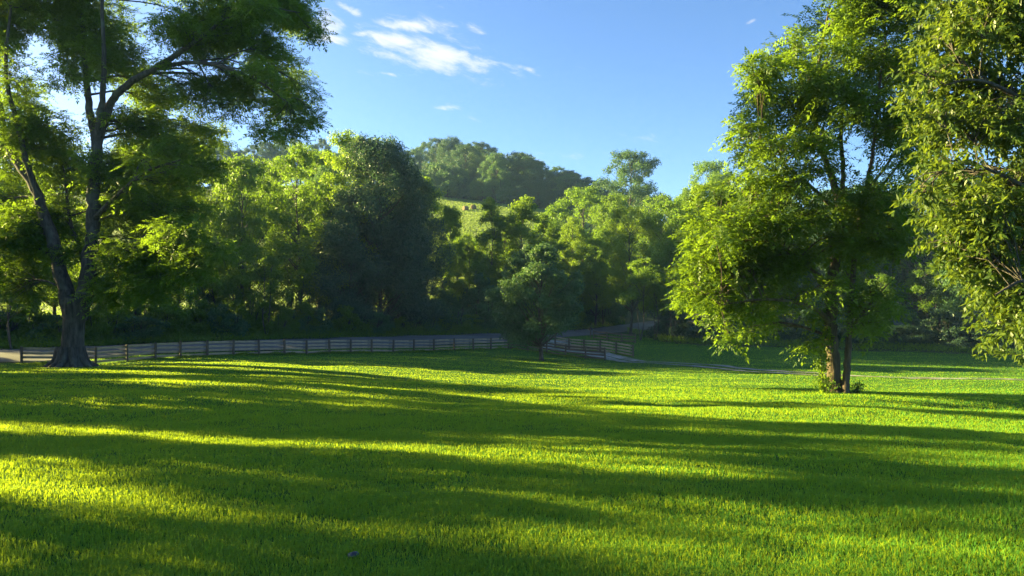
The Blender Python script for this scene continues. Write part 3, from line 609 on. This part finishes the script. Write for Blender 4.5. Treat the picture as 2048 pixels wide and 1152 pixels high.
# row beyond the road, left to right
ROW = [
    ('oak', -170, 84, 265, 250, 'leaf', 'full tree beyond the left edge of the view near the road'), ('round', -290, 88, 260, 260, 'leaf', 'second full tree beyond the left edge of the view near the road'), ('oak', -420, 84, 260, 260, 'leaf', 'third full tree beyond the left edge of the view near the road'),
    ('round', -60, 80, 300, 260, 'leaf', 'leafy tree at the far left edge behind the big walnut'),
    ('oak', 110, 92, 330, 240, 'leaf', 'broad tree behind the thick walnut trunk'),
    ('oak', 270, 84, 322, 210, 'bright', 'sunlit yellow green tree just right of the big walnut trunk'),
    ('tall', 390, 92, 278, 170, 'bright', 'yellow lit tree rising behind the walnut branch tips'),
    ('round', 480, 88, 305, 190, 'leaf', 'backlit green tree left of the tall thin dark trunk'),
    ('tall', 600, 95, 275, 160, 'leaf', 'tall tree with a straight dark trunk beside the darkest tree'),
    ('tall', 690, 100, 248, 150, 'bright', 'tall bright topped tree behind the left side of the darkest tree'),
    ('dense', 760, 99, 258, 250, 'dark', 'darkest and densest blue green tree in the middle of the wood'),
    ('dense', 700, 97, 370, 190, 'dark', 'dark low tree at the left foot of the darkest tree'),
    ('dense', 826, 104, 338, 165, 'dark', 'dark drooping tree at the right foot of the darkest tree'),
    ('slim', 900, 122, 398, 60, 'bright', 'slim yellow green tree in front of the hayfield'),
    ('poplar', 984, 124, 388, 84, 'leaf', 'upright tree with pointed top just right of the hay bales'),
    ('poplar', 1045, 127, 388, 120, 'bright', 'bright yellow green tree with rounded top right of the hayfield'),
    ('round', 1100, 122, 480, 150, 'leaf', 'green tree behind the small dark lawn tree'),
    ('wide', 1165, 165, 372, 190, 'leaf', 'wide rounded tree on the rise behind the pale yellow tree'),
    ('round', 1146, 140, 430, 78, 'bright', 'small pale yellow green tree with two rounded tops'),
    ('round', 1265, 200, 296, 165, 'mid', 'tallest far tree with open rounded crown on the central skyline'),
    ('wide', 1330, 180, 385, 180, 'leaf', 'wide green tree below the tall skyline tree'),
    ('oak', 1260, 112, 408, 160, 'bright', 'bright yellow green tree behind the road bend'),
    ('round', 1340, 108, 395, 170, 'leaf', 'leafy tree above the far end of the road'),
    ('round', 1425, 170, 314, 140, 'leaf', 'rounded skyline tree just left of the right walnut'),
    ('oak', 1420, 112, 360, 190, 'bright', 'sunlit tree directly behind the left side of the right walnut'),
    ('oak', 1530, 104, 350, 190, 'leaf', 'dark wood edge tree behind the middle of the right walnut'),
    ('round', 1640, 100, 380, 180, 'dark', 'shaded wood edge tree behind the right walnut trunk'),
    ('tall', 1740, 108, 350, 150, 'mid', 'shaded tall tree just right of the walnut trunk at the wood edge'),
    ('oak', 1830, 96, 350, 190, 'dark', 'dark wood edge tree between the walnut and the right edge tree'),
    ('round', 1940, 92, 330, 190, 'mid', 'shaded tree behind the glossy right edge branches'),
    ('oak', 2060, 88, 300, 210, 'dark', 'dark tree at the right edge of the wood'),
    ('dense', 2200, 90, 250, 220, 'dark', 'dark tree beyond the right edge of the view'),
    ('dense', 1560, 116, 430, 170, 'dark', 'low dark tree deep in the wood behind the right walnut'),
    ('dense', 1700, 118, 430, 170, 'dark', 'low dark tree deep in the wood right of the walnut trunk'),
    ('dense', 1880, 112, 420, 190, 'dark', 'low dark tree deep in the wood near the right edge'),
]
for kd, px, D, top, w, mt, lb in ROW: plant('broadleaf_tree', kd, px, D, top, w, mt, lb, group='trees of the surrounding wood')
BACK = [(20, 116, 330), (150, 112, 320), (330, 120, 330), (480, 122, 320), (640, 126, 290), (735, 124, 275), (820, 128, 345)]
for k, (px, D, top) in enumerate(BACK):
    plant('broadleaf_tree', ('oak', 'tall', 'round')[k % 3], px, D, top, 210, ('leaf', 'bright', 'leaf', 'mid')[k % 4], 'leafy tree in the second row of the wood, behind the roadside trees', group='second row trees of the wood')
ROW2 = [('wide', 915, 150, 462, 110, 'bright', 'low bright tree below the hayfield, behind the slim yellow green tree'), ('wide', 975, 158, 462, 100, 'leaf', 'low green tree below the hay bales'), ('oak', 350, 106, 335, 190, 'leaf', 'tree filling the wood just right of the walnut limbs'), ('oak', 548, 106, 325, 200, 'leaf', 'wide tree between the tall trunked tree and the yellow lit trees'), ('round', 655, 110, 330, 170, 'mid', 'tree just left of the darkest tree'),
        ('oak', 1460, 130, 372, 170, 'leaf', 'tree far behind the left branches of the right walnut'), ('round', 1570, 136, 360, 170, 'mid', 'far tree behind the middle of the right walnut crown'), ('oak', 1670, 132, 372, 170, 'leaf', 'far tree seen between the twin walnut stems'), ('round', 1780, 128, 375, 170, 'leaf', 'far tree in the gap right of the walnut stems'), ('oak', 1880, 130, 350, 180, 'mid', 'far tree in the gap left of the glossy tree'), ('round', 1990, 126, 350, 180, 'leaf', 'far tree behind the glossy branches at right'), ('oak', 2110, 124, 340, 180, 'leaf', 'far tree beyond the right edge of the view'),
        ('poplar', 938, 127, 482, 60, 'bright', 'narrow yellow green tree left of the upright pointed tree'), ('wide', 905, 121, 565, 120, 'leaf', 'low spreading tree under the slim yellow green tree'), ('poplar', 1008, 130, 435, 76, 'leaf', 'narrow tree between the pointed tree and the bright rounded tree'),
        ('wide', 1020, 124, 545, 130, 'bright', 'low bright tree behind the fence corner'), ('poplar', 1090, 131, 420, 90, 'leaf', 'upright tree just right of the bright rounded tree'), ('round', 1190, 124, 470, 120, 'leaf', 'leafy tree right of the small dark lawn tree'), ('round', 1225, 150, 385, 130, 'leaf', 'rounded tree below the left edge of the tallest skyline tree'), ('round', 1380, 150, 372, 130, 'leaf', 'rounded tree between the tallest skyline tree and the right walnut')]
for kd, px, D, top, w, mt, lb in ROW2: plant('broadleaf_tree', kd, px, D, top, w, mt, lb, group='trees of the surrounding wood')
SAP = [(25, 66, 470, 120, 'slender pale trunk tree at the far left beside the fence end'), (222, 73, 560, 110, 'slender tree with pale trunk right of the big walnut'), (70, 84, 520, 100, 'thin tree between the left edge and the big walnut'), (300, 82, 540, 90, 'thin shaded tree behind the left fence'),
       (430, 86, 520, 90, 'thin tree in the wood under the yellow branches'), (535, 84, 500, 100, 'thin pale trunk tree standing close behind the road'), (640, 96, 530, 80, 'thin dark tree under the darkest trees'), (890, 112, 500, 70, 'thin tree with two crossed stems right of the darkest tree'), (955, 116, 520, 70, 'thin tree behind the fence corner'),
       (1205, 126, 520, 70, 'thin tree beside the climbing road'), (1280, 100, 510, 90, 'thin trunk tree at the end of the low fence'), (1310, 101, 540, 70, 'slender tree right of the low fence'), (1345, 99, 530, 80, 'slender shaded tree at the wood edge left of the right walnut'), (1860, 92, 520, 90, 'thin bare stemmed tree in the dark wood at right'), (1765, 90, 540, 70, 'thin pale trunk tree in the dark wood near the walnut')]
for px, D, top, w, lb in SAP: plant('slender_tree', 'sapling', px, D, top, w, 'leaf', lb, group='slender trees along the wood edge')
# bushes under the trees
BL = 'dark leafy bush at the shady edge of the wood'
bpos = []
for px in np.arange(-120, 1240, 36):
    D = float(np.interp(px, rn_px, rf_D)) + rng.uniform(3, 8); bpos.append((px + rng.uniform(-12, 12), D, rng.uniform(2.0, 4.2), rng.uniform(3.5, 6)))
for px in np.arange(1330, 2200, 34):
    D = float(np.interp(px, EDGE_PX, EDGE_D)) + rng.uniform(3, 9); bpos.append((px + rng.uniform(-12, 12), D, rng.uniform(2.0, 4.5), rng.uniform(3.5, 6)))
for px in np.arange(-140, 880, 62):
    D = float(np.interp(px, rn_px, rf_D)) + rng.uniform(9, 17); bpos.append((px + rng.uniform(-14, 14), D, rng.uniform(3.5, 7.5), rng.uniform(4, 6)))
for px in np.arange(860, 1240, 22):
    D = float(np.interp(px, rn_px, rf_D)) + rng.uniform(5, 14); bpos.append((px + rng.uniform(-14, 14), D, rng.uniform(4, 8), rng.uniform(5, 8)))
for px, D, H, W in bpos:
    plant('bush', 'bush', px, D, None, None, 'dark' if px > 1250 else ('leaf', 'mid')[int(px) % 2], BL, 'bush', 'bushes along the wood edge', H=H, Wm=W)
# forest on the far hill
for row, D in enumerate((266, 277, 289, 302, 316, 332, 350, 370)):
    for px in np.arange(250 if row > 4 else 640, 1290, 10.5 * F / D):
        p_ = px + rng.uniform(-18, 18); D2 = D + rng.uniform(-4, 4) + np.interp(p_, [500, 880, 1075, 1300], [0, 0, -8, -12])
        if D2 < np.interp(p_, [700, 850, 900, 960], [340, 335, 288, 258]): continue
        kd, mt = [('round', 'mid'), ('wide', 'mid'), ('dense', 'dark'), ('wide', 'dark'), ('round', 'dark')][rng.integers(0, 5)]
        plant('broadleaf_tree', kd, p_, D2, None, None, mt, 'distant tree in the dark forest on the hill above the hayfield', group='forest trees on the far hill', H=rng.uniform(15, 22) * float(np.interp(p_, [800, 950, 1190], [1.12, 1, .6])), Wm=rng.uniform(13, 18))
for row, D in enumerate((263, 270, 279)):
    for px in np.arange(828, 1300 if row == 0 else 1000, 6.5 * F / D):
        p_ = px + rng.uniform(-10, 10); D2 = D + rng.uniform(-2, 2) + np.interp(p_, [500, 880, 1075, 1300], [0, 0, -8, -12])
        plant('broadleaf_tree', ('bush', 'wide')[rng.integers(0, 2)], p_, D2, None, None, ('dark', 'mid')[rng.integers(0, 2)], 'low bushy tree at the foot of the hill forest along the top of the hayfield', group='low trees along the top of the hayfield', H=rng.uniform(7, 12), Wm=rng.uniform(9, 13))
# trees out of frame on the left that throw the long shadows over the lawn
for x, y, H, W, kd in [(-25.5, 9.4, 28, 11, 'wide'), (-31, 2.5, 22, 12, 'wide'), (-30, 22.8, 22, 12.4, 'wide'), (-37, 33.9, 13.6, 13, 'wide'), (-62, 52, 21.5, 14, 'wide'), (-64, 62, 22, 13, 'wide'), (-41, 21.3, 35, 4.6, 'sapling'), (-60, 42, 15, 12, 'wide'), (-38, 39.3, 20, 4.2, 'slim'), (-38, 32.2, 18, 3.4, 'slim')]:
    plant('broadleaf_tree', kd, 0, y, None, None, 'leaf', 'big tree on the lawn left of the view, throwing a long shadow', group='trees left of the view', x=x, H=H, Wm=W, rz=.6)

# weeds along the road
def weeds():
    lv = Leaves(); n = 26000
    px = rng.uniform(-150, 1250, n); off = rng.random(n) ** 1.6 * 5 + .25; D = np.interp(px, rn_px, rf_D) + off
    x = (px - 1024) / F * D; hh = np.clip(.25 + off * .22, .2, 1.0) * (.7 + .9 * (vnoise(x, D, 2.5, 5) + .5)); z = g(x, D) + hh * rng.random(n)
    lv.axis(np.stack([x, D, z], -1), rng.normal(0, .6, (n, 3)) + [0, 0, .7], rng.uniform(.18, .38, n), rng.uniform(.05, .1, n))
    n = 14000; px = rng.uniform(1255, 2300, n); D = np.interp(px, EDGE_PX, EDGE_D) + rng.uniform(-.3, 5, n); x = (px - 1024) / F * D; z = g(x, D) + rng.random(n) * .6
    lv.axis(np.stack([x, D, z], -1), rng.normal(0, .6, (n, 3)) + [0, 0, .7], rng.uniform(.18, .38, n), rng.uniform(.05, .1, n))
    for F_, n in ((FENCE1, 9000), (FENCE2, 1600), (FENCE3, 1600)):    # uncut grass along the fence foot
        P = np.array([(xof(a, d), d) for a, b, d in F_]); t = rng.random(n) * (len(P) - 1.001); i = t.astype(int); u = (t - i)[:, None]; q = P[i] * (1 - u) + P[i + 1] * u + rng.normal(0, .14, (n, 2))
        hh = np.clip(.16 + .34 * vnoise(q[:, 0], q[:, 1], 1.1, 8), .03, .5); z = g(q[:, 0], q[:, 1])
        lv.axis(np.stack([q[:, 0], q[:, 1], z], -1), rng.normal(0, .3, (n, 3)) + [0, 0, 1], hh * rng.uniform(.6, 1.3, n), rng.uniform(.03, .06, n))
    tag(link('undergrowth', lv.mesh('undergrowth'), M['leaf']), 'low green weeds growing along the far verge and the wood edge', 'undergrowth', kind='stuff')
weeds()

# vine and shrubs at the foot of the right walnut
def vine():
    P = [at(1655, 655, 27.7), at(1652, 672, 27.6), at(1645, 690, 27.5), at(1642, 715, 27.5), at(1644, 740, 27.5), at(1646, 782, 27.5)]
    q = curve_pts(P, 30); o = q[-1].copy(); root = thing('vine', o, 'sunlit leafy vine hanging beside the twin walnut trunk', 'vine')
    tb = Tubes(); tb.add(q - o, np.full(30, .022), 5); tb.add(q - o + rng.normal(0, .03, (30, 3)), np.full(30, .012), 4); link('stem', tb.mesh('stem'), M['bark'], root)
    lv = Leaves(); n = 750; k = rng.integers(0, 30, n); w = np.interp(k, [0, 6, 12, 20, 29], [.05, .12, .2, .14, .14])[:, None]
    lv.axis(q[k] - o + rng.normal(0, 1, (n, 3)) * w * [1, .8, .5], rng.normal(0, .6, (n, 3)) + [0, 0, -.6], rng.uniform(.08, .14, n), rng.uniform(.06, .1, n)); link('leaves', lv.mesh('leaves'), M['bright'], root)
vine()
for px, D, H, W, lb in ((1652, 27.4, .62, 1.15, 'low green shrub growing around the left foot of the twin walnut'), (1712, 27.8, .5, .8, 'thin low shrub at the right foot of the twin walnut')):
    x = xof(px, D); z = g1(x, D); root = thing('shrub', (x, D, z), lb, 'shrub'); tb = Tubes(); lv = Leaves()
    for k in range(16):
        e = np.array([rng.normal(0, W * .3), rng.normal(0, .25), H * rng.uniform(.5, 1.05)]); tb.add(curve_pts([[0, 0, 0], e * [.5, .5, .7], e], 5), np.linspace(.01, .003, 5), 3)
        n = 34 if W > 1 else 16; t = rng.random((n, 1)) ** .6; lv.axis(e * t + rng.normal(0, .06, (n, 3)), rng.normal(0, .7, (n, 3)) + [0, 0, .2], rng.uniform(.07, .13, n), rng.uniform(.04, .06, n))
    link('stems', tb.mesh('stems'), M['bark'], root); link('leaves', lv.mesh('leaves'), M['walnut'], root)

# hay bales
def bale(px, D, rz, label):
    x = xof(px, D); z = g1(x, D); n = 28; rr, L = .78, 1.5; tb_v, tb_f = [], []
    prof = [(-L / 2, 0), (-L / 2 - .02, rr * .5), (-L / 2, rr * .86), (-L / 2 + .08, rr * .97), (-L / 4, rr), (0, rr * .99), (L / 4, rr), (L / 2 - .08, rr * .97), (L / 2, rr * .86), (L / 2 + .02, rr * .5), (L / 2, 0)]
    a = np.arange(n) / n * 2 * math.pi
    v = np.array([(p[0], max(p[1], .002) * math.cos(t) * 1.03, max(p[1], .002) * math.sin(t) * .97) for p in prof for t in a]); v *= 1 + rng.normal(0, .008, v.shape)
    k = len(prof); i = np.arange(k - 1)[:, None] * n; j = np.arange(n)[None]; j2 = (j + 1) % n
    o = link('hay_bale', mesh_np('hay_bale', v, np.stack([i + j, i + n + j, i + n + j2, i + j2], -1).reshape(-1, 4), True), M['hay'], None, (x, D, z + rr * .92)); o.rotation_euler = (0, 0, rz)
    tag(o, label, 'hay bale', 'round hay bales in the field')
bale(931, 233, R(35), 'round brown hay bale, the left one of the pair in the field')
bale(947, 236, R(70), 'round brown hay bale, the right one of the pair in the field')

# dark stone in the foreground grass
def stone():
    import bmesh
    bm = bmesh.new(); bmesh.ops.create_icosphere(bm, subdivisions=4, radius=1)
    for v in bm.verts:
        c = v.co.copy(); k = 1 + .18 * math.sin(3.1 * c.x + 1) * math.cos(2.7 * c.y) + .1 * math.sin(5 * c.z + 2 * c.x); v.co = Vector((c.x * k * .042, c.y * k * .03, max(c.z, -.5) * k * .02))
    m = bpy.data.meshes.new('stone'); bm.to_mesh(m); bm.free()
    for p in m.polygons: p.use_smooth = True
    x = xof(708, 5.12); o = link('stone', m, M['stone'], None, (x, 5.12, g1(x, 5.12) + .03)); o.rotation_euler = (.2, -.25, .4)
    tag(o, 'small dark blue grey stone lying in the foreground grass', 'stone')
stone()

def haze():
    v = np.array([(x, y, z) for z in (-60, 115) for x, y in ((-1500, -1500), (1500, -1500), (1500, 1500), (-1500, 1500))], float)
    f = np.array([(3, 2, 1, 0), (4, 5, 6, 7), (0, 1, 5, 4), (1, 2, 6, 5), (2, 3, 7, 6), (3, 0, 4, 7)])
    m, nt, o = new_mat('haze_air'); p = nt.nodes.new('ShaderNodeVolumePrincipled'); p.inputs['Color'].default_value = (.38, .62, 1, 1); p.inputs['Density'].default_value = HAZE; p.inputs['Anisotropy'].default_value = 0
    nt.links.new(p.outputs[0], o.inputs['Volume']); tag(link('haze', mesh_np('haze', v, f), m), 'thin bluish evening haze in the valley', 'haze', kind='stuff')
HAZE = .0002
haze()

# ------------------------------------------------------------------ sky and sun
W = bpy.data.worlds.new('World'); SC.world = W; W.use_nodes = True; nt = W.node_tree; nt.nodes.clear()
out = nt.nodes.new('ShaderNodeOutputWorld'); bg = nt.nodes.new('ShaderNodeBackground'); sky = nt.nodes.new('ShaderNodeTexSky')
sky.sky_type = 'NISHITA'; sky.sun_disc = False; sky.sun_elevation = SUN_EL; sky.sun_rotation = SUN_AZ; sky.air_density = .6; sky.dust_density = 1.1; sky.ozone_density = 3.0; sky.altitude = 200
SKY = .05
bg.inputs[1].default_value = SKY
tc = nt.nodes.new('ShaderNodeTexCoord'); sep = nt.nodes.new('ShaderNodeSeparateXYZ'); nt.links.new(tc.outputs['Generated'], sep.inputs[0])
def mth(op, a, b=None, c=None):
    n = nt.nodes.new('ShaderNodeMath'); n.operation = op
    for k, v in enumerate((a, b, c)):
        if v is None: continue
        if isinstance(v, (int, float)): n.inputs[k].default_value = v
        else: nt.links.new(v, n.inputs[k])
    return n.outputs[0]
# azimuth and elevation of the view direction, in radians
azm = mth('ARCTAN2', sep.outputs[0], sep.outputs[1]); elv = mth('ARCSINE', sep.outputs[2])
cmb = nt.nodes.new('ShaderNodeCombineXYZ'); nt.links.new(mth('MULTIPLY', azm, 26.0), cmb.inputs[0]); nt.links.new(mth('MULTIPLY', mth('MULTIPLY_ADD', azm, .22, elv), 80.0), cmb.inputs[1])
cn = nt.nodes.new('ShaderNodeTexNoise'); cn.inputs['Scale'].default_value = 1.0; cn.inputs['Detail'].default_value = 9; cn.inputs['Roughness'].default_value = .62; cn.inputs['Distortion'].default_value = .4; nt.links.new(cmb.outputs[0], cn.inputs['Vector'])
def dirof(px, py):
    p = at(px, py, 1) - [0, 0, CAMZ]; p = p / np.linalg.norm(p); return math.atan2(p[0], p[1]), math.asin(p[2])
tot = None
for px, py, rx, ry, sl, amp in [(862, 108, 108, 28, .18, 1.0), (800, 82, 75, 16, .05, 1.0), (820, 50, 75, 13, .0, .95), (655, 48, 30, 20, 0, 1), (655, 77, 40, 10, 0, 1), (702, 22, 22, 8, .3, .95), (945, 55, 22, 8, .2, .7), (888, 216, 28, 6, 0, .75), (1050, 136, 20, 5, .35, .62), (1075, 150, 16, 5, .4, .66), (770, 147, 60, 5, 0, .55), (1502, 43, 9, 3, -.3, .56), (720, 68, 20, 6, 0, .9), (1290, 275, 60, 20, 0, .35), (1100, 315, 120, 14, 0, .38), (920, 240, 30, 8, 0, .35)]:
    a0, e0 = dirof(px, py); s_ = math.cos(a0) ** 2 / F
    da = mth('SUBTRACT', azm, a0); de = mth('MULTIPLY_ADD', da, sl, mth('SUBTRACT', elv, e0))
    q = mth('ADD', mth('POWER', mth('ABSOLUTE', mth('DIVIDE', da, rx * s_ * 1.15)), 2.0), mth('POWER', mth('ABSOLUTE', mth('DIVIDE', de, ry / F * 1.05)), 2.0))
    v = mth('MULTIPLY', mth('POWER', 2.718, mth('MULTIPLY', q, -.7)), amp)
    tot = v if tot is None else mth('MAXIMUM', tot, v)
dens = mth('ADD', mth('MULTIPLY', tot, .62), mth('MULTIPLY', mth('SUBTRACT', cn.outputs[0], .5), 1.25))
mr = nt.nodes.new('ShaderNodeMapRange'); mr.interpolation_type = 'SMOOTHSTEP'; nt.links.new(dens, mr.inputs[0]); mr.inputs[1].default_value = .18; mr.inputs[2].default_value = .74; mr.inputs[4].default_value = .9
mixn = nt.nodes.new('ShaderNodeMix'); mixn.data_type = 'RGBA'; nt.links.new(mr.outputs[0], mixn.inputs[0]); hsv = nt.nodes.new('ShaderNodeHueSaturation'); hsv.inputs['Saturation'].default_value = 1.1; nt.links.new(sky.outputs[0], hsv.inputs['Color']); nt.links.new(hsv.outputs[0], mixn.inputs[6]); mixn.inputs[7].default_value = (3.0, 3.05, 3.1, 1)
nt.links.new(mixn.outputs[2], bg.inputs[0]); nt.links.new(bg.outputs[0], out.inputs[0])

sd_ = bpy.data.lights.new('sun', 'SUN'); so = bpy.data.objects.new('sun', sd_); COL.objects.link(so)
sd_.energy = 5.0; sd_.angle = R(.5); sd_.color = (1.0, .83, .32)
so.rotation_euler = Vector(SUNDIR).to_track_quat('Z', 'Y').to_euler(); so.location = (-60, 60, 40)

# ------------------------------------------------------------------ render settings
SC.view_settings.view_transform = 'Standard'; SC.view_settings.look = 'None'; SC.view_settings.gamma = 1; SC.view_settings.exposure = 2.85
cy = SC.cycles
cy.max_bounces = 8; cy.diffuse_bounces = 5; cy.glossy_bounces = 2; cy.transmission_bounces = 4; cy.transparent_max_bounces = 4; cy.caustics_reflective = False; cy.caustics_refractive = False
cy.use_denoising = True; cy.denoising_prefilter = 'NONE'
